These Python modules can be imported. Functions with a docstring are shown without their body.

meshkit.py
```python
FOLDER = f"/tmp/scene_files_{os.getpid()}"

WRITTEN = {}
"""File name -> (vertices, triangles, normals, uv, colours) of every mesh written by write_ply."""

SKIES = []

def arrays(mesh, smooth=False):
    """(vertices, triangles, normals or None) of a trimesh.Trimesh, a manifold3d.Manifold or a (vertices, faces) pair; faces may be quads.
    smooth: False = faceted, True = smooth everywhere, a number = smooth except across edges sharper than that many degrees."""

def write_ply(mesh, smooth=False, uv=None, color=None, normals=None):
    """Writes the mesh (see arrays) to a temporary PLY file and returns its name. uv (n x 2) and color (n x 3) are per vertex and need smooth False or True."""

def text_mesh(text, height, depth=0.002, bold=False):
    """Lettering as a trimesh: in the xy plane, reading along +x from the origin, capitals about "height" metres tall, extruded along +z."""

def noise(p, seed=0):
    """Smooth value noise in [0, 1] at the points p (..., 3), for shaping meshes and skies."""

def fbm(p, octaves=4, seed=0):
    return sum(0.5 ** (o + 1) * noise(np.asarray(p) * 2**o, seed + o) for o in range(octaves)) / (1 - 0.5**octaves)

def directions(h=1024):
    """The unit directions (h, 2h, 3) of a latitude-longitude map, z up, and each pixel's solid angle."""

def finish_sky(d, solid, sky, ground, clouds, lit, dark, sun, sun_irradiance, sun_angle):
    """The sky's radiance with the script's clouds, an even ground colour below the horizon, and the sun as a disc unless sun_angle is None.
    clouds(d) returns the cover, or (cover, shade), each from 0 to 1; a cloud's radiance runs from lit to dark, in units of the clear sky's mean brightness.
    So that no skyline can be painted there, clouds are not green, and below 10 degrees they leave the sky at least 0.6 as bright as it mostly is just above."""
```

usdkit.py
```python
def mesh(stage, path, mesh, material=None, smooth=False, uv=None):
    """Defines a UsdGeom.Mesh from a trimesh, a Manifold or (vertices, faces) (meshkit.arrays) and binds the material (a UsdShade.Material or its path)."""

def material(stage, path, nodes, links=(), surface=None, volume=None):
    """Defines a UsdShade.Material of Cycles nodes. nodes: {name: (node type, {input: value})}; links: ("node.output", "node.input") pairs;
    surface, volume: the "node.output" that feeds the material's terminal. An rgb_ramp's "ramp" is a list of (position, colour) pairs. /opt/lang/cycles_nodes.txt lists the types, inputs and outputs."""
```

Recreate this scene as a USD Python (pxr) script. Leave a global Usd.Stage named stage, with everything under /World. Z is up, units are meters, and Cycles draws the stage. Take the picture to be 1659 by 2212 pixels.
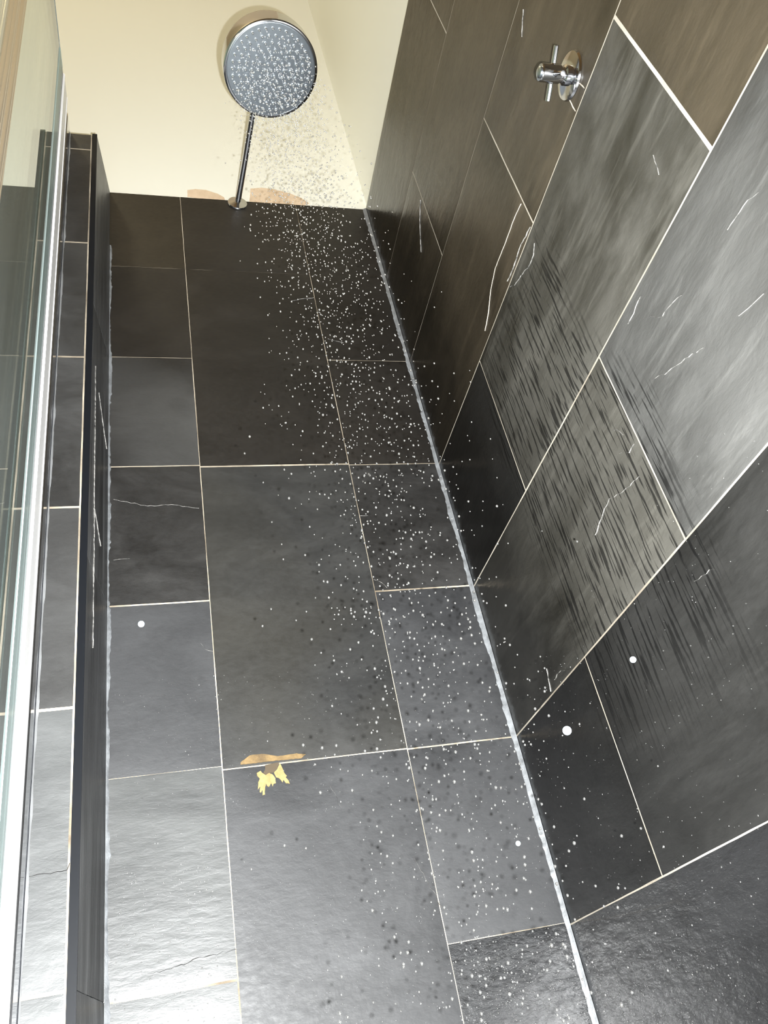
import math, random
import numpy as np, trimesh
import mapbox_earcut  # noqa: F401 (used by trimesh extrusion)
import usdkit, meshkit
from shapely.geometry import Polygon
from pxr import Usd, UsdGeom, UsdLux, UsdShade, Gf, Sdf

rng = np.random.default_rng(7)
stage = Usd.Stage.CreateInMemory()
UsdGeom.SetStageUpAxis(stage, UsdGeom.Tokens.z)
UsdGeom.SetStageMetersPerUnit(stage, 1.0)
world = UsdGeom.Xform.Define(stage, '/World')
stage.SetDefaultPrim(world.GetPrim())
UsdGeom.Scope.Define(stage, '/World/Looks')

# ------------------------------------------------------------------ camera, lights, exposure
F_PX, W_PX, H_PX = 1769.14, 1659.0, 2212.0
CAM = np.array([-0.5798, -1.285, 0.45])
RIGHT = np.array([0.963276, -0.196093, -0.183432])
UP = np.array([0.03367, -0.589535, 0.807041])
FWD = np.array([0.266394, 0.783579, 0.561282])
EXPOSURE = 0.15
FLASH = 46000.0 * (0.013 / 0.006) ** 2
LAMP = 42.0

cam = UsdGeom.Camera.Define(stage, '/World/camera')
cam.AddTransformOp().Set(Gf.Matrix4d(*RIGHT, 0, *UP, 0, *(-FWD), 0, *CAM, 1))
cam.CreateHorizontalApertureAttr(24.0)
cam.CreateVerticalApertureAttr(24.0 * H_PX / W_PX)
cam.CreateFocalLengthAttr(24.0 * F_PX / W_PX)
cam.CreateClippingRangeAttr(Gf.Vec2f(0.01, 100))
cam.CreateExposureAttr(EXPOSURE)

# the camera's own flash tube, beside and below the lens
fl = UsdLux.DiskLight.Define(stage, '/World/camera_flash')
FP = CAM + RIGHT * 0.035 - UP * 0.030 - FWD * 0.01
fl.AddTransformOp().Set(Gf.Matrix4d(*RIGHT, 0, *UP, 0, *(-FWD), 0, *FP, 1))
fl.CreateRadiusAttr(0.006)
fl.CreateIntensityAttr(FLASH)
fl.CreateColorAttr(Gf.Vec3f(0.985, 1.0, 1.0))
# warm bathroom ceiling lamp beyond the glass
lp = UsdLux.SphereLight.Define(stage, '/World/room_lamp')
lp.AddTranslateOp().Set(Gf.Vec3d(-1.19, -1.15, 3.55))
lp.CreateRadiusAttr(0.09)
lp.CreateIntensityAttr(LAMP)
lp.CreateColorAttr(Gf.Vec3f(1.0, 0.90, 0.60))

# ------------------------------------------------------------------ helpers
used = {}
def path_of(name, parent=None):
    base = (parent.GetPath().pathString if parent else '/World')
    k = (base, name)
    i = used.get(k, -1) + 1
    used[k] = i
    return f'{base}/{name}' + (f'_{i:03d}' if i else '')

def obj(name, mesh, mat, parent=None, smooth=False):
    m = usdkit.mesh(stage, path_of(name, parent), mesh, mat, smooth=smooth)
    return m.GetPrim()

def thing(name, label=None, cat=None, group=None, kind=None, parent=None):
    p = UsdGeom.Xform.Define(stage, path_of(name, parent)).GetPrim()
    return tag(p, label, cat, group, kind)

def tag(p, label=None, cat=None, group=None, kind=None):
    for k, v in (('label', label), ('category', cat), ('group', group), ('kind', kind)):
        if v:
            p.SetCustomDataByKey(k, v)
    return p

def cat(ms):
    return trimesh.util.concatenate(ms)

def box(x0, x1, y0, y1, z0, z1):
    b = trimesh.creation.box(extents=(x1 - x0, y1 - y0, z1 - z0))
    b.apply_translation(((x0 + x1) / 2, (y0 + y1) / 2, (z0 + z1) / 2))
    return b

def tube(pts, r, sides=20, caps=True):
    p = np.asarray(pts, float)
    r = np.broadcast_to(r, (len(p),))
    t = np.gradient(p, axis=0)
    t /= np.linalg.norm(t, axis=1, keepdims=True)
    ref = np.array([0, 0, 1.0]) if abs(t[0, 2]) < 0.9 else np.array([1.0, 0, 0])
    V = []
    a = np.cross(t[0], ref); a /= np.linalg.norm(a)
    for i in range(len(p)):
        a = a - t[i] * (a @ t[i]); a /= np.linalg.norm(a)
        b = np.cross(t[i], a)
        an = np.arange(sides) * 2 * np.pi / sides
        V.append(p[i] + r[i] * (np.cos(an)[:, None] * a + np.sin(an)[:, None] * b))
    V = np.vstack(V); Fs = []
    for i in range(len(p) - 1):
        for j in range(sides):
            q = [i * sides + j, i * sides + (j + 1) % sides, (i + 1) * sides + (j + 1) % sides, (i + 1) * sides + j]
            Fs += [[q[0], q[1], q[2]], [q[0], q[2], q[3]]]
    if caps:
        n = len(V)
        V = np.vstack([V, p[0], p[-1]])
        e = (len(p) - 1) * sides
        for j in range(sides):
            Fs += [[n, (j + 1) % sides, j], [n + 1, e + j, e + (j + 1) % sides]]
    m = trimesh.Trimesh(V, Fs, process=False)
    m.fix_normals()
    return m

def lathe(profile, origin, axis, sides=64):
    """profile: (radius, height along axis) pairs."""
    ax = np.asarray(axis, float); ax /= np.linalg.norm(ax)
    m = trimesh.creation.revolve(np.asarray(profile, float), sections=sides)
    T = trimesh.geometry.align_vectors([0, 0, 1], ax)
    m.apply_transform(T)
    m.apply_translation(origin)
    m.fix_normals()
    return m

# ------------------------------------------------------------------ materials
def mat(name, nodes, links=(), surface='p.BSDF'):
    return usdkit.material(stage, '/World/Looks/' + name, nodes, links, surface=surface)

def plain(name, color, rough=0.5, **kw):
    return mat(name, {'p': ('principled_bsdf', {'base_color': color, 'roughness': rough, **kw})})

ALB = 0.42
def slate(name, dark, light, rough=0.38, stretch=(1, 1, 1), rot=(0, 0, 0), bump=0.25, fine=70.0,
          spec=0.5, warm=None, coat=0.0, coat_rough=0.12, bias=0.5, corner_shade=None, streak=0.42):
    warm = warm or light
    dark, light, warm = (tuple(ALB * x for x in c) for c in (dark, light, warm))
    n = {
        'g': ('texture_coordinate', {}),
        'oi': ('object_info', {}),
        'w': ('math', {'math_type': 'multiply', 'value2': 37.0}),
        'm': ('mapping', {'mapping_type': 'point', 'scale': stretch, 'rotation': rot}),
        'n1': ('noise_texture', {'dimensions': '4D', 'scale': 5.0, 'detail': 5.0, 'roughness': 0.62, 'distortion': 0.7}),
        'r1': ('rgb_ramp', {'ramp': [(0.36, dark), (bias + 0.01, tuple(0.62 * a + 0.38 * b for a, b in zip(dark, light))), (0.67, light)]}),
        'n4': ('noise_texture', {'dimensions': '4D', 'scale': 2.2, 'detail': 2.0, 'roughness': 0.5}),
        'r4': ('rgb_ramp', {'ramp': [(0.45, (0, 0, 0)), (0.7, (0.85, 0.85, 0.85))]}),
        'mx': ('mix', {'mix_type': 'mix', 'color2': warm}),
        'n2': ('noise_texture', {'dimensions': '4D', 'scale': fine, 'detail': 3.0, 'roughness': 0.65}),
        'rr': ('map_range', {'from_min': 0.25, 'from_max': 0.75, 'to_min': rough - 0.07, 'to_max': rough + 0.09}),
        'n3': ('noise_texture', {'dimensions': '4D', 'scale': 26.0, 'detail': 5.0, 'roughness': 0.6, 'distortion': 0.3}),
        'ad': ('math', {'math_type': 'multiply_add', 'value2': 0.25}),
        'b': ('bump', {'strength': bump, 'distance': 0.004}),
        'p': ('principled_bsdf', {'specular_ior_level': spec, 'coat_weight': coat, 'coat_roughness': coat_rough}),
    }
    l = [('oi.random', 'w.value1'), ('g.object', 'm.vector'),
         ('m.vector', 'n1.vector'), ('w.value', 'n1.w'), ('n1.fac', 'r1.fac'),
         ('g.object', 'n4.vector'), ('w.value', 'n4.w'), ('n4.fac', 'r4.fac'),
         ('r4.color', 'mx.fac'), ('r1.color', 'mx.color1'),
         ('m.vector', 'n2.vector'), ('w.value', 'n2.w'), ('n2.fac', 'rr.value'),
         ('m.vector', 'n3.vector'), ('w.value', 'n3.w'),
         ('n2.fac', 'ad.value1'), ('n3.fac', 'ad.value3'), ('ad.value', 'b.height'),
         ('mx.color', 'p.base_color'), ('rr.result', 'p.roughness'), ('b.normal', 'p.normal')]
    if corner_shade:   # corner shade and dark reflection painted into the colour; surface smoother there
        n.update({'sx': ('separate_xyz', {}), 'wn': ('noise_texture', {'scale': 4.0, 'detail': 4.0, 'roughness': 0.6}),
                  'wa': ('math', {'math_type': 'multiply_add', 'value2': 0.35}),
                  'wr': ('map_range', {'from_min': corner_shade[0], 'from_max': corner_shade[1], 'to_min': 0.0, 'to_max': 1.0, 'clamp': True}),
                  'dk': ('mix', {'mix_type': 'multiply', 'color2': (corner_shade[2],) * 3})})
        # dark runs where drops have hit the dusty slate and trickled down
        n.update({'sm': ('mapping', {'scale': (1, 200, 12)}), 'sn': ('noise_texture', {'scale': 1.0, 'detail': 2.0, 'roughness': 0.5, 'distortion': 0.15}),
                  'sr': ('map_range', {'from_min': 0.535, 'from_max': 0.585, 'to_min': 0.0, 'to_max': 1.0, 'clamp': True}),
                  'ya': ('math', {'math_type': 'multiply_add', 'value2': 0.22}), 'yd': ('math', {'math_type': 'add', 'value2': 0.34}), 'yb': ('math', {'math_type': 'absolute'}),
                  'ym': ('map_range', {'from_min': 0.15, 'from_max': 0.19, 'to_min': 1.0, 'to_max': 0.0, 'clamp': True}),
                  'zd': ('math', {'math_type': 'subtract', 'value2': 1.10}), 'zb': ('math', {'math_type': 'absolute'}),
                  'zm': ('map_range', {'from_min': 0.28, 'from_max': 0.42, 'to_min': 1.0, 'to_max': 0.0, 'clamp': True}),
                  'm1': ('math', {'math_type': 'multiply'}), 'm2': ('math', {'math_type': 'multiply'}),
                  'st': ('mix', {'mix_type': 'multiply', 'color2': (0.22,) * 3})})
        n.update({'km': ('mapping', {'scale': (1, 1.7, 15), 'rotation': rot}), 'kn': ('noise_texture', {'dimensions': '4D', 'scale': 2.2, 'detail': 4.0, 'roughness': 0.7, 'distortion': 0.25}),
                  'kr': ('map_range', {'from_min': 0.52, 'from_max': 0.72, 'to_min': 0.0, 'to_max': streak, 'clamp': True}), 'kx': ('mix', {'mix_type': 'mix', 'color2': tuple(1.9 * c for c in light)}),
                  'rx': ('mix_float', {'b': corner_shade[3]})})
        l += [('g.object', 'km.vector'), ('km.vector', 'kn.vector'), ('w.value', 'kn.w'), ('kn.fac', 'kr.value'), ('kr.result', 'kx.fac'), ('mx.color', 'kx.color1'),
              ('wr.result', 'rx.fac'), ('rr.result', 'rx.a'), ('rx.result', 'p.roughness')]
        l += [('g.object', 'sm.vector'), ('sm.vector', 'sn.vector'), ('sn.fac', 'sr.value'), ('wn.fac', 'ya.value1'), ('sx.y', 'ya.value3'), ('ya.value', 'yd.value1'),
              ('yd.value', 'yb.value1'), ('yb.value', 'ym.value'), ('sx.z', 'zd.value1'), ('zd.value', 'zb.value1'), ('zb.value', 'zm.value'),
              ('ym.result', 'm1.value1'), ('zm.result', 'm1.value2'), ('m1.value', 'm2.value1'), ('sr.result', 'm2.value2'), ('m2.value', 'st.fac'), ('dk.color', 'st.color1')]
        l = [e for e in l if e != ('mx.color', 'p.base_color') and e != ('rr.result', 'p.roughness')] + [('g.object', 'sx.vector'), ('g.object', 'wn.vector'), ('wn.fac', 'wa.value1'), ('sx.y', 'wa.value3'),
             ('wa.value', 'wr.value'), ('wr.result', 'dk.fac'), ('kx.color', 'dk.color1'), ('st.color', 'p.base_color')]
    return mat(name, n, l)

B_ST = (1.0, 1.0, 1.6)          # grain of the back wall tiles
R_ST = (1.0, 0.75, 1.9)         # long streaks along the right wall tiles
R_ROT = (math.radians(18), 0, 0)
M_BACK = slate('slate_back', (0.022, 0.021, 0.020), (0.072, 0.070, 0.068), 0.50, B_ST)
M_BACKD = slate('slate_back_dark', (0.016, 0.0135, 0.011), (0.040, 0.035, 0.030), 0.50, B_ST, bump=0.15)
M_BACKC = slate('slate_back_clouded', (0.022, 0.021, 0.020), (0.075, 0.073, 0.070), 0.50, B_ST, warm=(0.17, 0.17, 0.165))
M_BACKW = slate('slate_back_brown', (0.024, 0.019, 0.012), (0.058, 0.047, 0.032), 0.50, B_ST)
M_BACKO = slate('slate_back_olive', (0.033, 0.0335, 0.033), (0.084, 0.084, 0.081), 0.50, B_ST, bump=0.12, warm=(0.072, 0.066, 0.050))
M_BACKG = slate('slate_back_grey', (0.042, 0.043, 0.046), (0.110, 0.112, 0.117), 0.50, B_ST, bump=0.2)
M_RIVEN = slate('slate_riven_wet_lit', (0.125, 0.129, 0.129), (0.220, 0.226, 0.224), 0.42, (1, 1, 3.2), (0, math.radians(-24), 0), bump=0.20, fine=60, coat=0.5, coat_rough=0.16)  # wet riven slate, paled to carry flash light thrown back by the glass
M_WET = slate('slate_wet_beaded', (0.030, 0.031, 0.033), (0.080, 0.081, 0.085), 0.30, B_ST, bump=0.9, fine=110, coat=0.6, coat_rough=0.08)
M_RIGHT = slate('slate_right', (0.050, 0.046, 0.034), (0.200, 0.192, 0.168), 0.46, R_ST, R_ROT, bump=0.3, corner_shade=(-0.30, 0.02, 0.22, 0.20))
M_RIGHTW = slate('slate_right_brown', (0.034, 0.027, 0.016), (0.135, 0.108, 0.072), 0.38, R_ST, R_ROT, bump=0.25, corner_shade=(-0.30, 0.02, 0.22, 0.20))
M_RIGHTL = slate('slate_right_dusty', (0.060, 0.059, 0.055), (0.200, 0.199, 0.190), 0.46, R_ST, (math.radians(-14), 0, 0), bump=0.4, corner_shade=(-0.30, 0.02, 0.22, 0.20))
M_RIGHTD = slate('slate_right_dark', (0.017, 0.0165, 0.015), (0.056, 0.055, 0.052), 0.46, R_ST, R_ROT, bump=0.3, streak=0.2, corner_shade=(-0.30, 0.02, 0.22, 0.20))
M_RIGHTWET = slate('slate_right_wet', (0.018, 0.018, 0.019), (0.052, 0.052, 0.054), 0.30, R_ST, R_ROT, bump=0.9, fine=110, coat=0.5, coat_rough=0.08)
M_NIB = slate('slate_nib', (0.045, 0.044, 0.042), (0.130, 0.130, 0.128), 0.48, B_ST, bump=0.2)
M_NIBL = slate('slate_nib_lit', (0.140, 0.145, 0.145), (0.240, 0.247, 0.246), 0.46, (1, 1, 2.4), (0, math.radians(-20), 0), bump=0.25, coat=0.3)  # lower nib slate, flash reflected off the glass painted in as a paler base
M_EDGE = slate('slate_cut_edge', (0.020, 0.020, 0.021), (0.300, 0.305, 0.310), 0.40, (1, 3.0, 0.25), (0, 0, 0), bump=0.5, bias=0.55)

def grouty(name, a, b, rough=0.8, scale=18.0):
    return mat(name, {'g': ('texture_coordinate', {}),
        'n': ('noise_texture', {'scale': scale, 'detail': 6.0, 'roughness': 0.6}),
        'r': ('rgb_ramp', {'ramp': [(0.32, a), (0.62, b)]}),
        'n2': ('noise_texture', {'scale': 300.0, 'detail': 3.0}),
        'b': ('bump', {'strength': 0.4, 'distance': 0.001}),
        'p': ('principled_bsdf', {'roughness': rough})},
        [('g.object', 'n.vector'), ('n.fac', 'r.fac'), ('r.color', 'p.base_color'), ('g.object', 'n2.vector'), ('n2.fac', 'b.height'), ('b.normal', 'p.normal')])
M_GROUT = grouty('grout', (0.13, 0.10, 0.065), (0.46, 0.40, 0.31), scale=7.0)
M_GROUTR = grouty('grout_right', (0.15, 0.12, 0.085), (0.48, 0.44, 0.37), scale=3.0)
M_VEIN = grouty('vein', (0.03, 0.03, 0.028), (0.32, 0.31, 0.29), scale=110)
M_CRACK = plain('dark_crack', (0.012, 0.011, 0.010), 0.6)
M_SEAL = grouty('sealant', (0.09, 0.095, 0.10), (0.19, 0.20, 0.21), 0.5, 40.0)
M_SEALW = plain('white_sealant', (0.42, 0.43, 0.44), 0.5)
M_STILE = plain('satin_profile', (0.60, 0.50, 0.38), 0.28, metallic=0.85)
M_TRIM = plain('black_edge_trim', (0.006, 0.007, 0.009), 0.5, specular_ior_level=0.15)
M_SMEAR = grouty('adhesive_yellow', (0.22, 0.15, 0.050), (0.29, 0.21, 0.085), 0.7, 90.0)
M_BROWN = plain('adhesive_brown', (0.060, 0.042, 0.022), 0.7)
M_TAN = grouty('adhesive_tan', (0.08, 0.05, 0.02), (0.20, 0.13, 0.05), 0.7, 40.0)
M_PLASTER = grouty('bare_plaster', (0.62, 0.46, 0.31), (0.74, 0.58, 0.42), 0.85, 30.0)
M_PAINT = mat('cream_paint', {'g': ('texture_coordinate', {}), 'n': ('noise_texture', {'scale': 180.0, 'detail': 4.0}),
    'b': ('bump', {'strength': 0.12, 'distance': 0.001}),
    'p': ('principled_bsdf', {'base_color': (0.845, 0.838, 0.750), 'roughness': 0.55})},
    [('g.object', 'n.vector'), ('n.fac', 'b.height'), ('b.normal', 'p.normal')])
M_CEIL = plain('ceiling_paint', (0.50, 0.40, 0.28), 0.7)
M_TANWALL = plain('tan_wall_paint', (0.34, 0.21, 0.10), 0.7)
M_TRAY = plain('shower_tray', (0.75, 0.75, 0.73), 0.25)
M_CHROME = plain('chrome', (0.62, 0.63, 0.66), 0.10, metallic=1.0)
M_CHROMEB = plain('chrome_satin', (0.50, 0.56, 0.62), 0.28, metallic=1.0)
M_NOZZLE = plain('nozzle_wet', (0.80, 0.83, 0.86), 0.16, metallic=0.9)
M_ALU = plain('white_profile', (0.93, 0.93, 0.93), 0.4)
M_DARKSEAL = plain('dark_gasket', (0.045, 0.047, 0.05), 0.35)
M_CLEARSEAL = mat('clear_seal', {'t': ('transparent_bsdf', {'color': (0.80, 0.90, 0.88)}), 'p': ('principled_bsdf', {'base_color': (0.50, 0.60, 0.60), 'roughness': 0.25}),
    'm': ('mix_closure', {'fac': 0.55})}, [('t.BSDF', 'm.closure1'), ('p.BSDF', 'm.closure2')], 'm.closure')
# shower glass: clear, mirrored by fresnel, with a thin film of limescale
M_GLASS = mat('shower_glass', {'f': ('fresnel', {}), 'ge': ('geometry', {}), 'io': ('math', {'math_type': 'multiply_add', 'value2': -0.8333, 'value3': 1.5}), 't': ('transparent_bsdf', {'color': (0.90, 0.96, 0.93)}),
    'gl': ('glossy_bsdf', {'roughness': 0.0, 'color': (1, 1, 1)}),
    'd': ('translucent_bsdf', {'color': (0.8, 0.85, 0.85)}), 'd2': ('diffuse_bsdf', {'color': (0.8, 0.85, 0.85)}),
    'g': ('texture_coordinate', {}), 'mp': ('mapping', {'scale': (1, 6, 0.4)}), 'n': ('noise_texture', {'scale': 3.0, 'detail': 5.0}),
    'r': ('rgb_ramp', {'ramp': [(0.35, (0.07, 0.07, 0.07)), (0.75, (0.14, 0.14, 0.14))]}),
    'm1': ('mix_closure', {}), 'md': ('mix_closure', {'fac': 0.5}), 'm2': ('mix_closure', {})},
    [('ge.backfacing', 'io.value1'), ('io.value', 'f.IOR'), ('f.fac', 'm1.fac'), ('t.BSDF', 'm1.closure1'), ('gl.BSDF', 'm1.closure2'),
     ('d.BSDF', 'md.closure1'), ('d2.BSDF', 'md.closure2'),
     ('g.object', 'mp.vector'), ('mp.vector', 'n.vector'), ('n.fac', 'r.fac'), ('r.color', 'm2.fac'),
     ('m1.closure', 'm2.closure1'), ('md.closure', 'm2.closure2')], 'm2.closure')
M_DROP = mat('water_drop', {'gl': ('glass_bsdf', {'IOR': 1.33, 'roughness': 0.0, 'color': (1, 1, 1)}),
    'gs': ('glossy_bsdf', {'roughness': 0.30, 'color': (1, 1, 1)}), 'm': ('mix_closure', {'fac': 0.22})},
    [('gl.BSDF', 'm.closure1'), ('gs.BSDF', 'm.closure2')], 'm.closure')
M_BLOB = plain('bright_drop', (0.30, 0.36, 0.40), 0.22, transmission_weight=0.45, ior=1.33)

# ------------------------------------------------------------------ room shell
S = dict(kind='structure')
def struct(name, mesh, m, **k):
    return tag(obj(name, mesh, m), kind='structure')

struct('floor', box(-2.4, 0.2, -2.6, 0.2, -0.06, 0.0), M_TRAY)
struct('ceiling', box(-2.4, 0.2, -2.6, 0.2, 3.95, 4.05), M_CEIL)
struct('wall_left', box(-2.5, -2.4, -2.6, 0.2, 0.0, 3.95), M_PAINT)
struct('wall_front', box(-2.4, 0.2, -2.7, -2.6, 0.0, 3.95), M_TANWALL)

TOP = 2.397
T_TH = 0.009        # tile thickness

def tile_mesh(u0, u1, v0, v1, frame, seed, amp=0.0007, wob=0.0006, step=0.014):
    """A riven slate slab: a displaced front with a worn, uneven edge and sides."""
    nu, nv = max(4, int((u1 - u0) / step)), max(4, int((v1 - v0) / step))
    us, vs = np.linspace(u0, u1, nu + 1), np.linspace(v0, v1, nv + 1)
    U, V = np.meshgrid(us, vs, indexing='ij')
    P = np.stack([U * 9, V * 9, np.full_like(U, seed * 3.1)], -1)
    D = (meshkit.fbm(P, 4, seed) - 0.5) * 2 * amp
    r = (meshkit.fbm(np.stack([U * 22, V * 22, np.full_like(U, seed * 1.7)], -1), 3, seed + 9) - 0.5) * 2 * wob
    edge = np.zeros_like(U, bool); edge[[0, -1], :] = True; edge[:, [0, -1]] = True
    U = U.copy(); V = V.copy()
    U[0] -= r[0]; U[-1] += r[-1]; V[:, 0] -= r[:, 0]; V[:, -1] += r[:, -1]
    D = np.where(edge, D * 0.3 - 0.0007, D)
    front = np.stack([U, V, D], -1).reshape(-1, 3)
    idx = np.arange((nu + 1) * (nv + 1)).reshape(nu + 1, nv + 1)
    q = np.stack([idx[:-1, :-1], idx[1:, :-1], idx[1:, 1:], idx[:-1, 1:]], -1).reshape(-1, 4)
    faces = np.vstack([q[:, [0, 1, 2]], q[:, [0, 2, 3]]])
    ring = np.concatenate([idx[:, 0], idx[-1, 1:], idx[-2::-1, -1], idx[0, -2:0:-1]])
    # inner chamfer comes from the edge drop; outer sides:
    n0 = len(front)
    back = front[ring].copy(); back[:, 2] = -T_TH
    k = len(ring); a = np.arange(k); b = (a + 1) % k
    sides = np.vstack([np.stack([ring[a], n0 + a, n0 + b], -1), np.stack([ring[a], n0 + b, ring[b]], -1)])
    vs3 = np.vstack([front, back])
    m = trimesh.Trimesh(frame(vs3), np.vstack([faces, sides]), process=False)
    return m

def fr_back(p):   # u = x, v = z, outward -y
    return np.stack([p[:, 0], -p[:, 2], p[:, 1]], -1)
def fr_right(p):  # u = y, v = z, outward -x
    return np.stack([-p[:, 2], p[:, 0], p[:, 1]], -1)
NIB_Y = -0.151
def fr_nib(p):
    return np.stack([p[:, 0], NIB_Y - p[:, 2], p[:, 1]], -1)
# the nib's shower-side face, very slightly out of square: u runs from the front (1) to the back wall (0)
SIDE_N = np.array([0.151, -0.020, 0]); SIDE_N /= np.linalg.norm(SIDE_N)
def fr_side(p):
    base = np.stack([-0.668 - 0.020 * p[:, 0], -0.151 * p[:, 0], p[:, 1]], -1)
    return base + p[:, 2:3] * SIDE_N

seedc = [0]
def lay(parent, frame, rects, default_gap):
    for (u0, u1, v0, v1, m, *rest) in rects:
        g = dict(l=default_gap, r=default_gap, b=default_gap, t=default_gap)
        o = rest[0] if rest else {}
        g.update({k: v for k, v in o.items() if k in g})
        seedc[0] += 1
        tm = tile_mesh(u0 + g['l'], u1 - g['r'], v0 + g['b'], v1 - g['t'], frame, seedc[0], amp=o.get('amp', 0.0007))
        obj('tile', tm, m, parent, smooth=40)

def ribbon(pts, w, frame, lift=0.0007, seed=0):
    """A thin raised line of grout or mineral along a polyline (u, v) on a tiled face."""
    p = np.asarray(pts, float)
    s = np.r_[0, np.cumsum(np.linalg.norm(np.diff(p, axis=0), axis=1))]
    n = max(3, int(s[-1] / 0.006))
    t = np.linspace(0, s[-1], n)
    q = np.stack([np.interp(t, s, p[:, 0]), np.interp(t, s, p[:, 1])], -1)
    r = np.random.default_rng(seed + 31)
    q[1:-1] += r.normal(0, 0.0009 if w < 0.0025 else 0.0003, (n - 2, 2))
    d = np.gradient(q, axis=0); d /= np.linalg.norm(d, axis=1, keepdims=True)
    nn = np.stack([-d[:, 1], d[:, 0]], -1)
    taper = np.clip(np.minimum(np.linspace(0, 6, n), np.linspace(6, 0, n)), 0.25, 1) * (0.55 + 0.6 * r.random(n))
    hw = 0.5 * w * taper
    V = np.zeros((n, 3, 3))
    V[:, 0, :2] = q + nn * hw[:, None]; V[:, 1, :2] = q; V[:, 2, :2] = q - nn * hw[:, None]
    V[:, 0, 2] = V[:, 2, 2] = -0.0012; V[:, 1, 2] = lift + 0.0005
    F = []
    for i in range(n - 1):
        for j in range(2):
            a, b, c, e = i * 3 + j, i * 3 + j + 1, i * 3 + j + 4, i * 3 + j + 3
            F += [[a, b, c], [a, c, e]]
    return trimesh.Trimesh(frame(V.reshape(-1, 3)), F, process=False)

def patch(pts, frame, base, thick):
    """A thin, uneven smear with its own outline (u, v); it stands 'thick' proud of 'base'."""
    poly = Polygon(pts).buffer(0.0002)
    b = poly.exterior.segmentize(0.004)
    poly = Polygon(np.asarray(b.coords)[:, :2] + np.random.default_rng(5).normal(0, 0.0002, (len(b.coords), 2))).buffer(0)
    if poly.geom_type != 'Polygon':
        poly = max(poly.geoms, key=lambda g: g.area)
    m = trimesh.creation.extrude_polygon(poly, thick + 0.003, engine='earcut')
    v = np.array(m.vertices); v[:, 2] += base - 0.003
    return trimesh.Trimesh(frame(v), m.faces, process=False)

# ---- back wall
wb = thing('wall_back', kind='structure')
obj('plaster', box(-2.4, 0.010, 0.010, 0.20, 0.0, 3.95), M_PAINT, wb)
obj('grout', cat([box(-0.668, 0.0, 0.0011, 0.0099, 0.0, TOP), box(-1.70, -0.81, 0.0011, 0.0099, 0.0, TOP)]), M_GROUT, wb)
XA, XB, XE = -0.4955, -0.1945, -0.690
zl = [0.0, 0.300, 0.598, 0.8935, 1.192, 1.500, 1.802, 2.106, TOP]
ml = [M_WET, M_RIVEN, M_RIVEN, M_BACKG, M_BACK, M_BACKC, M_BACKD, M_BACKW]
rects = []
hg = {1: .0012, 2: .0016, 3: .0005, 4: .0020, 5: .0016, 6: .0011, 7: .0005}
for i in range(8):
    rects.append((XE, XA, zl[i], zl[i + 1], ml[i], dict(b=hg.get(i, .001), t=hg.get(i + 1, .0), r=.0016, l=0, amp=.0012 if i in (1, 2) else .0006)))
zm = [0.0, 0.290, 0.888, 1.4965, 2.106, TOP]
mm = [M_WET, M_BACKG, M_BACKO, M_BACKD, M_BACKD]
hm = {1: .001, 2: .0013, 3: .0022, 4: .0003}
for i in range(5):
    rects.append((XA, XB, zm[i], zm[i + 1], mm[i], dict(b=hm.get(i, .001), t=hm.get(i + 1, 0), l=.0004, r=.0010, amp=.0005)))
zr = [0.0, 0.290, 0.594, 0.887, 1.190, 1.494, 1.803, TOP]
mr = [M_WET, M_WET, M_BACKG, M_BACKG, M_BACK, M_BACKD, M_BACKD]
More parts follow.
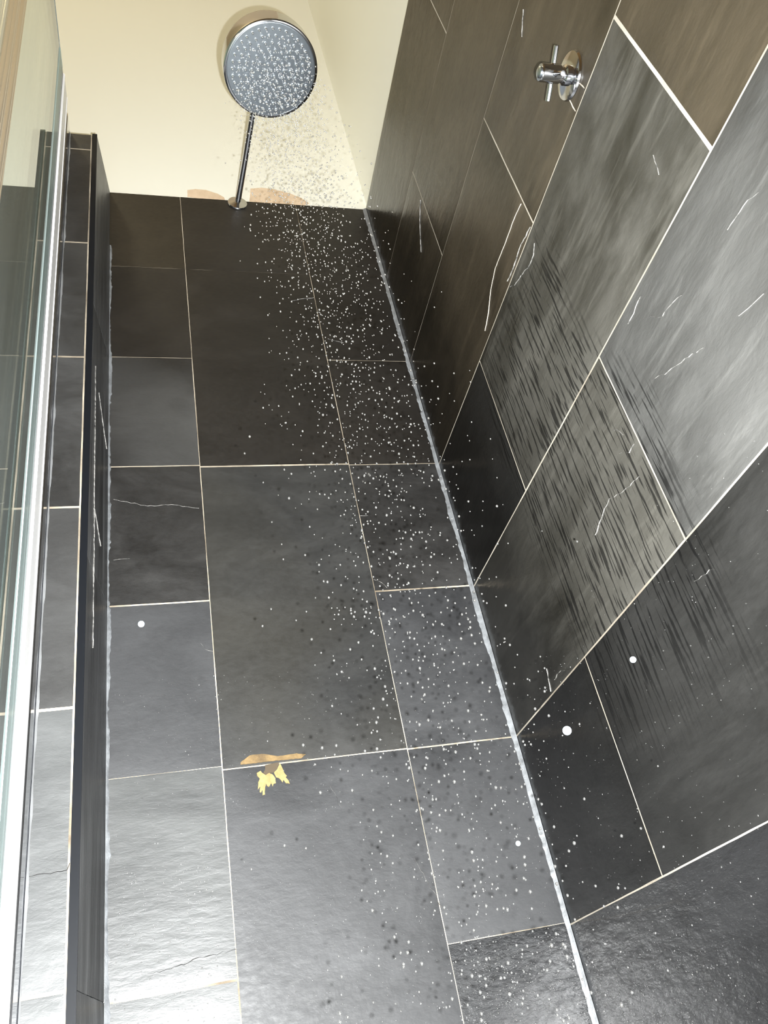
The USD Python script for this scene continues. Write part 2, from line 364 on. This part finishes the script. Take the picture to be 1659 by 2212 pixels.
hr = {1: .001, 2: .0007, 3: .0016, 4: .0020, 5: .0010, 6: .0009}
for i in range(7):
    rects.append((XB, -0.001, zr[i], zr[i + 1], mr[i], dict(b=hr.get(i, .001), t=hr.get(i + 1, 0), l=.0007, r=0, amp=.0006)))
# beyond the glass
for i in range(4):
    for j in range(3):
        rects.append((-1.70 + 0.297 * j, -1.70 + 0.297 * (j + 1), 0.6 * i, min(0.6 * (i + 1), TOP), M_BACKW))
for r_ in rects:
    if len(r_) > 5:
        for k_ in 'lrbt':
            if k_ in r_[5]: r_[5][k_] *= 0.8
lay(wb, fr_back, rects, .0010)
BV = [(0.9, [(-0.6584, 1.4209), (-0.6254, 1.411), (-0.5964, 1.4034), (-0.5542, 1.405), (-0.5035, 1.3942)]), (0.8, [(-0.6581, 1.2859), (-0.6306, 1.2873)]), (1.0, [(-0.2526, 2.0028), (-0.2176, 2.0131), (-0.1965, 2.0177)]), (0.9, [(-0.5165, 1.1177), (-0.5164, 1.1045), (-0.5085, 1.095), (-0.4972, 1.0923)]), (0.8, [(-0.3323, 0.8444), (-0.3171, 0.7991)]), (0.9, [(-0.1835, 1.8727), (-0.1659, 1.8655), (-0.148, 1.8598)]), (1.0, [(-0.1933, 1.3635), (-0.1773, 1.3628)]), (1.2, [(-0.1928, 1.2151), (-0.1806, 1.2082), (-0.1704, 1.1954)]), (0.7, [(-0.2193, 0.7166), (-0.1986, 0.6606), (-0.1916, 0.6434)])]
BD = [(1.6, [(-0.6216, 0.625), (-0.5887, 0.6235), (-0.5661, 0.6282), (-0.5388, 0.6323), (-0.4954, 0.6357)])]
for i, (w, p) in enumerate(BV):
    obj('vein', ribbon(p, w * .0005, fr_back, seed=i), M_VEIN, wb)
for w, p in BD:
    obj('crack', ribbon(p, w * .001, fr_back, seed=77), M_CRACK, wb)
SM1 = [(-0.4438, 0.876), (-0.4378, 0.8786), (-0.4357, 0.8751), (-0.4304, 0.8711), (-0.4252, 0.8738), (-0.4205, 0.8716), (-0.4166, 0.8653), (-0.4162, 0.857), (-0.4196, 0.8566), (-0.4217, 0.8527), (-0.4236, 0.8579), (-0.4274, 0.8526), (-0.4301, 0.8546), (-0.4316, 0.8589), (-0.4339, 0.8493), (-0.435, 0.8414), (-0.4383, 0.841), (-0.4377, 0.8498), (-0.4403, 0.8453), (-0.4423, 0.8463), (-0.4404, 0.855), (-0.4446, 0.8507), (-0.4427, 0.8619), (-0.4398, 0.8664), (-0.4434, 0.8718)]
SM2 = [(-0.417, 0.8736), (-0.4115, 0.878), (-0.4063, 0.8875), (-0.4038, 0.8804), (-0.4015, 0.8718), (-0.398, 0.8663), (-0.3999, 0.8641), (-0.3964, 0.8587), (-0.395, 0.8535), (-0.4001, 0.855), (-0.4043, 0.8613), (-0.4057, 0.8565), (-0.4077, 0.8609), (-0.4106, 0.8645), (-0.4145, 0.8659)]
SM3 = [(-0.4296, 0.8869), (-0.4153, 0.8889), (-0.407, 0.8889), (-0.4115, 0.8783), (-0.4169, 0.8745), (-0.4251, 0.8741), (-0.43, 0.8719), (-0.4335, 0.8753), (-0.4303, 0.8802)]
TN = [(-0.467, 0.8962), (-0.4517, 0.9056), (-0.4335, 0.9058), (-0.4084, 0.8991), (-0.3785, 0.9002), (-0.3639, 0.897), (-0.3721, 0.8918), (-0.4238, 0.8926), (-0.4674, 0.8925)]
P1 = [(-0.476, 2.4131), (-0.475, 2.4439), (-0.4543, 2.4506), (-0.4268, 2.4498), (-0.3974, 2.4365), (-0.3815, 2.4217), (-0.3795, 2.4057)]
P2 = [(-0.3166, 2.4004), (-0.3075, 2.4706), (-0.2766, 2.4787), (-0.2453, 2.476), (-0.2024, 2.4618), (-0.1727, 2.4438), (-0.1527, 2.4205), (-0.1776, 2.4051), (-0.2399, 2.4007)]
tag(obj('adhesive_smear', patch(SM1, fr_back, 0.0, 0.0014), M_SMEAR, wb), 'yellow splayed smear of tile adhesive')
obj('adhesive_smear', patch(SM2, fr_back, 0.0, 0.0013), M_SMEAR, wb)
obj('adhesive_smear', patch(SM3, fr_back, 0.0, 0.0006), M_BROWN, wb)
tag(obj('adhesive_smear', patch(TN, fr_back, 0.0, 0.0010), M_TAN, wb), 'tan smear along the joint')
obj('plaster_patch', patch(P1, fr_back, -0.010, 0.0008), M_PLASTER, wb)
obj('plaster_patch', patch(P2, fr_back, -0.010, 0.0008), M_PLASTER, wb)

# ---- right wall
wr = thing('wall_right', kind='structure')
obj('plaster', box(0.010, 0.20, -2.6, 0.010, 0.0, 3.95), M_PAINT, wr)
obj('grout', box(0.0009, 0.0099, -2.0, 0.0, 0.0, TOP), M_GROUTR, wr)
zz = [0.0, 0.29, 0.590, 0.887, 1.186, 1.489, 1.796, 2.096, TOP]
yo = [-0.302, -0.60, -0.303, -0.600, -0.3025, -0.594, -0.302, -0.600]
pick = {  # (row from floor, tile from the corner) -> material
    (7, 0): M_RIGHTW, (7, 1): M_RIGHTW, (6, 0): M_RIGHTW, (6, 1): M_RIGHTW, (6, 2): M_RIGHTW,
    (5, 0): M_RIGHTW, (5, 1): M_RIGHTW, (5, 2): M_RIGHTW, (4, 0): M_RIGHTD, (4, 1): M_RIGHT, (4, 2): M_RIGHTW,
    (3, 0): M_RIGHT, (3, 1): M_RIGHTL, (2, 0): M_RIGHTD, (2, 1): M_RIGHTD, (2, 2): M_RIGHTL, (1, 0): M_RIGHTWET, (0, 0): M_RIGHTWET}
hgr = {1: .0008, 2: .0010, 3: .0014, 4: .0016, 5: .0014, 6: .0008, 7: .0007}
rects = []
for i in range(8):
    edges = [-0.001, yo[i]]
    while edges[-1] > -1.9:
        edges.append(max(edges[-1] - 0.596, -2.0))
    for k in range(len(edges) - 1):
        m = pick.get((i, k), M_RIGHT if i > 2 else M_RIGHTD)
        g = dict(b=hgr.get(i, .001), t=hgr.get(i + 1, 0), l=.0014, r=.0014 if k else 0)
        if i == 4 and k == 1: g['l'] = .0030
        if i == 4 and k == 2: g['r'] = .0022
        rects.append((edges[k + 1], edges[k], zz[i], zz[i + 1], m, g))
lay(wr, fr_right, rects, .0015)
RV = [(3.0, [(-0.589, 1.5482), (-0.5603, 1.5526), (-0.5066, 1.5524), (-0.4571, 1.5549), (-0.4182, 1.5411), (-0.3851, 1.5186), (-0.3565, 1.5083)]), (1.0, [(-0.5858, 1.4919), (-0.5456, 1.4996), (-0.4945, 1.4949), (-0.4751, 1.4978)]), (1.0, [(-0.5787, 1.4607), (-0.5644, 1.4487), (-0.549, 1.4483), (-0.5226, 1.4591), (-0.4954, 1.4678), (-0.4755, 1.4825)]), (0.8, [(-0.295, 1.9984), (-0.2591, 1.9659), (-0.2231, 1.9114)]), (1.2, [(-0.7695, 1.1061), (-0.7521, 1.1134), (-0.729, 1.1178), (-0.7108, 1.1372)]), (1.0, [(-0.8556, 1.0047), (-0.8342, 1.0102), (-0.8176, 1.0155)]), (1.0, [(-0.5739, 1.0003), (-0.5551, 1.0033), (-0.5356, 1.0064), (-0.5019, 1.0199), (-0.473, 1.0143), (-0.4394, 1.004)]), (1.2, [(-0.5582, 1.0903), (-0.5733, 1.0785), (-0.5795, 1.0635)]), (1.0, [(-0.5908, 1.0389), (-0.575, 1.0377), (-0.5576, 1.0512)]), (1.2, [(-0.5847, 0.8405), (-0.6018, 0.8372), (-0.62, 0.8348), (-0.6288, 0.8286)]), (0.8, [(-0.1838, 0.9261), (-0.1734, 0.8918)]), (0.8, [(-0.1967, 0.9005), (-0.2232, 0.9041), (-0.2461, 0.8931)]), (1.0, [(-0.7591, 1.032), (-0.7259, 1.0466), (-0.692, 1.0604), (-0.669, 1.0735)]), (1.0, [(-0.9122, 1.0874), (-0.8978, 1.0944), (-0.8834, 1.0969), (-0.8615, 1.0976)]), (0.9, [(-0.7861, 1.7676), (-0.7711, 1.7551), (-0.7567, 1.7408)]), (0.9, [(-0.7163, 1.1688), (-0.6932, 1.1661), (-0.6758, 1.1645)]), (0.9, [(-0.8372, 1.2763), (-0.8313, 1.2617), (-0.8289, 1.2485)])]
for i, (w, p) in enumerate(RV):
    if w > 2:
        tag(obj('grouted_crack', ribbon(p, w * .001, fr_right, seed=i), M_GROUTR, wr), 'curved crack filled with pale grout')
    else:
        obj('vein', ribbon(p, w * .00042, fr_right, seed=i), M_VEIN, wr)
# pale filler around the pipe hole behind the valve
for p in ([(-0.8003, 1.5290), (-0.8045, 1.4915)], [(-0.7736, 1.5210), (-0.7724, 1.4915)]):
    obj('filler', ribbon(p, .0040, fr_right, seed=3), M_GROUTR, wr)

# ---- tiled nib that carries the glass screen
wn = thing('wall_nib', kind='structure')
obj('core', box(-0.8055, -0.6985, NIB_Y + 0.0011, 0.0099, 0.0, TOP - 0.003), M_GROUT, wn)
zn = [0.0, 0.26, 0.601, 0.948, 1.2945, 1.642, 1.9835, 2.332, TOP]
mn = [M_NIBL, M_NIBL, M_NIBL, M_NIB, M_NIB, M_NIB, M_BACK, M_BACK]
rects = []
for i in range(8):
    rects.append((-0.8045, -0.7022, zn[i], zn[i + 1], mn[i], dict(l=0, r=0, b=.0022, t=.0022)))
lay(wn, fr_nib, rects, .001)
zs = [0.0, 0.60, 1.20, 1.80, TOP]
for i in range(4):       # shower side: cut slate strips whose thickness shows at the front corner
    tm = tile_mesh(0.0, 1.0, zs[i] + .0004, zs[i + 1] - .0004, fr_side, 200 + i, amp=.0008, step=.03)
    obj('tile', tm, M_EDGE, wn, smooth=40)
obj('edge_trim', box(-0.6990, -0.6880, NIB_Y - 0.0020, NIB_Y + 0.001, 0.0, TOP), M_TRIM, wn)
obj('tile', box(-0.8145, -0.8055, NIB_Y, 0.0, 0.0, TOP), M_EDGE, wn)
SV = [(1.0, [(0.8084, 1.6482), (0.7697, 1.5006), (0.7485, 1.3456), (0.7149, 1.2723), (0.6815, 1.0619)]), (0.8, [(0.6053, 1.6077), (0.2877, 1.5541), (0.1141, 1.5299)]), (0.8, [(0.7134, 1.3201), (0.386, 1.2775)])]
for i, (w, p) in enumerate(SV):
    q = [(a * 0.151, b) for a, b in p]
    fs = lambda P: fr_side(np.stack([P[:, 0] / 0.151, P[:, 1], P[:, 2]], -1))
    obj('vein', ribbon(q, w * .0006, fs, seed=i), M_VEIN, wn)
NV = [(1.2, [(-0.7582, 0.7311), (-0.741, 0.7334), (-0.7053, 0.7321), (-0.6997, 0.7414)])]
for w, p in NV:
    obj('crack', ribbon(p, w * .001, fr_nib), M_CRACK, wn)

# ---- sealant beads in the corners
def bead(xc, sx, z0, z1, w0, w1, seed, wy=0.003):
    """Triangular bead in a vertical corner at x = xc, spreading to side sx along the back wall."""
    n = int((z1 - z0) / 0.006)
    z = np.linspace(z0, z1, n)
    zz_ = np.stack([z * 14, np.zeros(n), np.full(n, seed)], -1)
    t = meshkit.fbm(zz_, 4, seed)
    w = w0 + (w1 - w0) * t + np.random.default_rng(seed).random(n) ** 4 * 0.003
    V = np.zeros((n, 4, 3))
    V[:, 0] = np.stack([xc - sx * 0.0 + 0 * z, np.full(n, 0.0005), z], -1)
    V[:, 1] = np.stack([xc + sx * w, np.full(n, 0.0006), z], -1)
    V[:, 2] = np.stack([xc + sx * w * 0.45, np.full(n, -0.0016), z], -1)
    V[:, 3] = np.stack([np.full(n, xc), -wy - 0.002 * t, z], -1)
    F = []
    for i in range(n - 1):
        for j in range(4):
            a, b = i * 4 + j, i * 4 + (j + 1) % 4
            F += [[a, b, b + 4], [a, b + 4, a + 4]]
    m = trimesh.Trimesh(V.reshape(-1, 3), F, process=False)
    m.fix_normals()
    return m
obj('sealant_bead', bead(0.0, -1, 0.0, TOP, 0.003, 0.011, 3), M_SEAL, wb)
obj('sealant_bead', bead(-0.668, 1, 0.0, 2.18, 0.0005, 0.008, 11, wy=0.0015), M_SEAL, wb)

# ------------------------------------------------------------------ glass screen
gs = thing('glass_shower_screen', 'clear glass shower screen with white upright profile, fixed to the tiled nib at the left', 'shower screen')
GX0, GX1 = -0.7590, -0.7510
GE = plain('glass_edge', (0.10, 0.14, 0.16), 0.2)
obj('pane', box(GX0, GX1, -0.650, -0.3035, 0.10, 2.400), M_GLASS, gs)
obj('pane', box(GX0, GX1, -1.36, -0.716, 0.10, 2.400), M_GLASS, gs)
obj('wall_channel', box(-0.7610, -0.7490, -0.196, NIB_Y - 0.0015, 0.10, 2.400), M_CHROME, gs)
obj('gasket', box(-0.7595, -0.7505, -0.226, -0.196, 0.10, 2.399), M_DARKSEAL, gs)
pr = box(-0.7625, -0.7475, -0.288, -0.226, 0.10, 2.401)
obj('upright_profile', cat([pr, box(-0.7475, -0.7462, -0.234, -0.229, 0.10, 2.401), box(-0.7475, -0.7462, -0.286, -0.281, 0.10, 2.401)]), M_ALU, gs)
obj('gasket', box(-0.7600, -0.7500, -0.3035, -0.288, 0.10, 2.399), M_DARKSEAL, gs)
obj('seal_strip', box(-0.7510, -0.7492, -0.345, -0.3035, 0.10, 2.398), M_CLEARSEAL, gs)
stile = []
for (yc, r, xo) in ((-0.655, 0.0085, 0), (-0.670, 0.0095, .001), (-0.686, 0.0085, 0), (-0.701, 0.0095, .001), (-0.711, 0.0075, 0)):
    c = trimesh.creation.cylinder(radius=r, height=2.303, sections=28)
    c.apply_translation((-0.755 + xo, yc, 0.098 + 2.303 / 2)); stile.append(c)
tag(obj('hinge_profile', cat(stile), M_STILE, gs, smooth=40), 'fluted brownish hinge profile')
obj('top_edge', box(GX0 - .0005, GX1 + .0005, -0.650, -0.3035, 2.400, 2.406), GE, gs)
obj('top_edge', box(GX0 - .0005, GX1 + .0005, -1.36, -0.716, 2.400, 2.406), GE, gs)
# white sealant where the channel meets the nib
n = 400
z = np.linspace(0.10, 2.39, n)
t = meshkit.fbm(np.stack([z * 22, z * 0, z * 0 + 4], -1), 4, 5)
V = np.zeros((n, 3, 3))
V[:, 0] = np.stack([np.full(n, -0.7492), np.full(n, NIB_Y + 0.0012), z], -1)
V[:, 1] = np.stack([-0.7480 + 0.0036 * t ** 1.5, np.full(n, NIB_Y - 0.0004), z], -1)
V[:, 2] = np.stack([np.full(n, -0.7482), NIB_Y - 0.006 - 0.006 * t, z], -1)
Fq = []
for i in range(n - 1):
    for j in range(3):
        p_, q_ = i * 3 + j, i * 3 + (j + 1) % 3
        Fq += [[p_, q_, q_ + 3], [p_, q_ + 3, p_ + 3]]
bm = trimesh.Trimesh(V.reshape(-1, 3), Fq, process=False); bm.fix_normals()
obj('sealant_bead', bm, M_SEALW, gs)

# ------------------------------------------------------------------ rain shower
sh = thing('rain_shower', 'round chrome rain shower head on a straight wall arm, running, above the tiles', 'shower head')
N = np.array([0.045, -0.085, -0.99]); N /= np.linalg.norm(N)
HC = np.array([-0.3152, -0.4262, 2.2300])
obj('flange', lathe([(0, 0), (.0245, 0), (.0255, .0015), (.0245, .004), (.012, .007), (.0078, .009), (0, .009)], (-0.350, 0.0, 2.383), (0.05, -1, 0.0)), M_CHROME, sh, smooth=35)
neck = HC - N * 0.088
arm_pts = [(-0.350, 0.002, 2.3835), (-0.3385, -0.12, 2.3835), (-0.3275, -0.2425, 2.3835), (-0.3180, -0.345, 2.3835)]
a0, a1 = np.array(arm_pts[-1]), neck
mid = np.array([a1[0] + 0.001, a1[1] - 0.004, 2.382])
bez = [(1 - t) ** 2 * a0 + 2 * t * (1 - t) * mid + t * t * a1 for t in np.linspace(0.12, 1, 11)]
obj('arm', tube(np.array(arm_pts + [tuple(b) for b in bez]), 0.0076, 28), M_CHROME, sh, smooth=40)
obj('ball_joint', cat([trimesh.creation.icosphere(3, 0.0155).apply_translation(HC - N * 0.082), lathe([(0, 0), (.014, 0), (.017, .004), (.017, .018), (0, .018)], HC - N * 0.066, N)]), M_CHROME, sh, smooth=40)
body = [(0, -.072), (.022, -.070), (.034, -.067), (.070, -.065), (.092, -.061), (.0975, -.055), (.0990, -.046), (.1000, -.020), (.1005, -.006), (.1000, -.002), (.0978, 0.0), (.0945, 0.0003), (.0935, -.001), (0, -.001)]
obj('head_body', lathe([(r, h) for r, h in body], HC, N, 96), M_CHROME, sh, smooth=40)
face = obj('face_plate', lathe([(0, -.0015), (.0935, -.0015), (.0935, -.0005), (.0925, .0002), (0, .0002)], HC, N, 96), M_CHROMEB, sh, smooth=40)
e1 = np.cross(N, [0, 0, 1.0]); e1 /= np.linalg.norm(e1); e2 = np.cross(N, e1)
nozzles = [(0.0, 0.0)] + [(0.0137 * k * math.cos(2 * math.pi * (i + .5 * (k % 2)) / (6 * k)), 0.0137 * k * math.sin(2 * math.pi * (i + .5 * (k % 2)) / (6 * k))) for k in range(1, 7) for i in range(6 * k)]
nz_prof = [(0, 0.0), (.0031, 0.0), (.0031, .0016), (.0029, .0032), (.0021, .0047), (.0010, .0054), (0, .0056)]
for a, b in nozzles:
    obj('nozzle', lathe(nz_prof, HC + e1 * a + e2 * b, N, 12), M_NOZZLE, face, smooth=60)

# ------------------------------------------------------------------ shower valve
va = thing('shower_valve', 'chrome cross-handled shower valve on the dark slate right wall', 'valve')
VC = np.array([0.0, -0.797, 1.540])
AX = np.array([-1.0, 0, 0])
obj('wall_plate', lathe([(0, -.001), (.0315, -.001), (.0325, .002), (.031, .005), (.024, .0065), (.0135, .0072), (0, .0072)], VC, AX), M_CHROME, va, smooth=35)
obj('stem', lathe([(0, .006), (.0135, .006), (.0135, .012), (.0105, .014), (.0105, .019), (0, .019)], VC, AX, 40), M_CHROME, va, smooth=30)
obj('handle_hub', lathe([(0, .018), (.0112, .018), (.0122, .0195), (.0122, .046), (.0108, .0485), (0, .0485)], VC, AX, 48), M_CHROME, va, smooth=30)
obj('hub_cap', lathe([(0, .0483), (.0078, .0483), (.0076, .0505), (.005, .0520), (0, .0524)], VC, AX, 32), M_CHROMEB, va, smooth=30)
th = 2.66
for k in range(4):
    d = np.array([0, math.cos(th + k * math.pi / 2), math.sin(th + k * math.pi / 2)])
    o = VC + AX * 0.030 + d * 0.0095
    obj('handle_arm', lathe([(0, 0), (.0046, 0), (.0046, .002), (.0037, .0032), (.0037, .0235), (.0034, .0252), (0, .0256)], o, d, 24), M_CHROME, va, smooth=30)

# ------------------------------------------------------------------ falling water
ico = trimesh.creation.icosphere(1, 1.0)
def drop(c, r, stretch=1.12):
    m = ico.vertices * np.array([r, r, r * stretch])
    return m + c
vs, fs, off = [], [], 0
fall = []
for k in range(5000):
    a, b = nozzles[rng.integers(len(nozzles))]
    p0 = HC + e1 * a + e2 * b + N * 0.01
    v0 = N * (0.50 + 0.35 * rng.random()) + np.array([rng.normal(0.02, .10), rng.normal(0, .06), rng.normal(0, .1)])
    # even in time of flight, so that the drops thin out as they gather speed
    t = rng.random() * 0.60
    p = p0 + v0 * t + np.array([0, 0, -4.905]) * t * t
    if p[2] < 0.05 or p[0] > -0.006 or p[1] > -0.006:
        continue
    fall.append((p, (0.00075 + 0.0009 * rng.random() ** 2)))
for p, r in fall:
    vs.append(drop(p, r)); fs.append(ico.faces + off); off += len(ico.vertices)
tag(obj('falling_water', (np.vstack(vs), np.vstack(fs)), M_DROP, smooth=True),
    'spray of clear water drops falling from the shower head past the tiles', 'water', kind='stuff')

# beads of splash water clinging to the lower tiles
ico0 = trimesh.creation.icosphere(1, 1.0)
def clinging(*places):
    cv, cf, off = [], [], 0
    for n, place in places:
        for _ in range(n):
            p, nrm, r = place()
            m = ico0.vertices * r
            m = m - np.outer(m @ nrm, nrm) * 0.45
            cv.append(m + p); cf.append(ico0.faces + off); off += len(m)
    return np.vstack(cv), np.vstack(cf)
NB, NR = np.array([0, -1.0, 0]), np.array([-1.0, 0, 0])
def size(k=0.0007):
    return 0.0004 + k * rng.random() ** 3
def on_back():
    return np.array([-0.66 + 0.65 * rng.random(), -0.0004, 0.30 + 0.75 * rng.random() ** 2.2]), NB, size()
def back_low():
    return np.array([-0.012 - 0.16 * rng.random(), -0.0004, 0.592 - 0.19 * rng.random() ** 0.7]), NB, size(0.0009)
def back_left():
    return np.array([-0.515 - 0.14 * rng.random(), -0.0006, 0.54 + 0.22 * rng.random() ** 1.3]), NB, size(0.0008)
def on_right():
    return np.array([-0.0004, -0.012 - 0.75 * rng.random(), 0.30 + 0.65 * rng.random() ** 1.8]), NR, size()
def right_low():
    return np.array([-0.0004, -0.012 - 0.17 * abs(rng.normal()) , 0.57 - 0.20 * rng.random() ** 0.8]), NR, size(0.0009)
tag(obj('clinging_droplets', clinging((2400, on_back), (900, back_low), (500, back_left)), M_DROP, smooth=True),
    'fine beads of splash water clinging to the lower back wall tiles', 'water', kind='stuff')
tag(obj('clinging_droplets', clinging((1100, on_right), (800, right_low)), M_DROP, smooth=True),
    'fine beads of splash water clinging to the lower right wall tiles', 'water', kind='stuff')

# single bright drops close to the camera
near = [((-0.5905, -0.8699, 0.6774), 0.0018, 'single bright water drop in front of the left column of back wall tiles'),
        ((-0.3671, -0.8813, 0.5872), 0.0025, 'largest single bright water drop, in front of the lower right wall beside the corner'),
        ((-0.3309, -0.9114, 0.6120), 0.0018, 'single bright water drop in front of the right wall, above the largest drop'),
        ((-0.3951, -0.8395, 0.5421), 0.0014, 'smallest single bright drop, left of the white corner sealant low down')]
for c, r, lab in near:
    m = trimesh.creation.icosphere(3, r); m.apply_scale((1, 1, 1)); m.apply_translation(c)
    tag(obj('water_drop', m, M_BLOB, smooth=True), lab, 'water drop', 'single bright drops close to the camera')
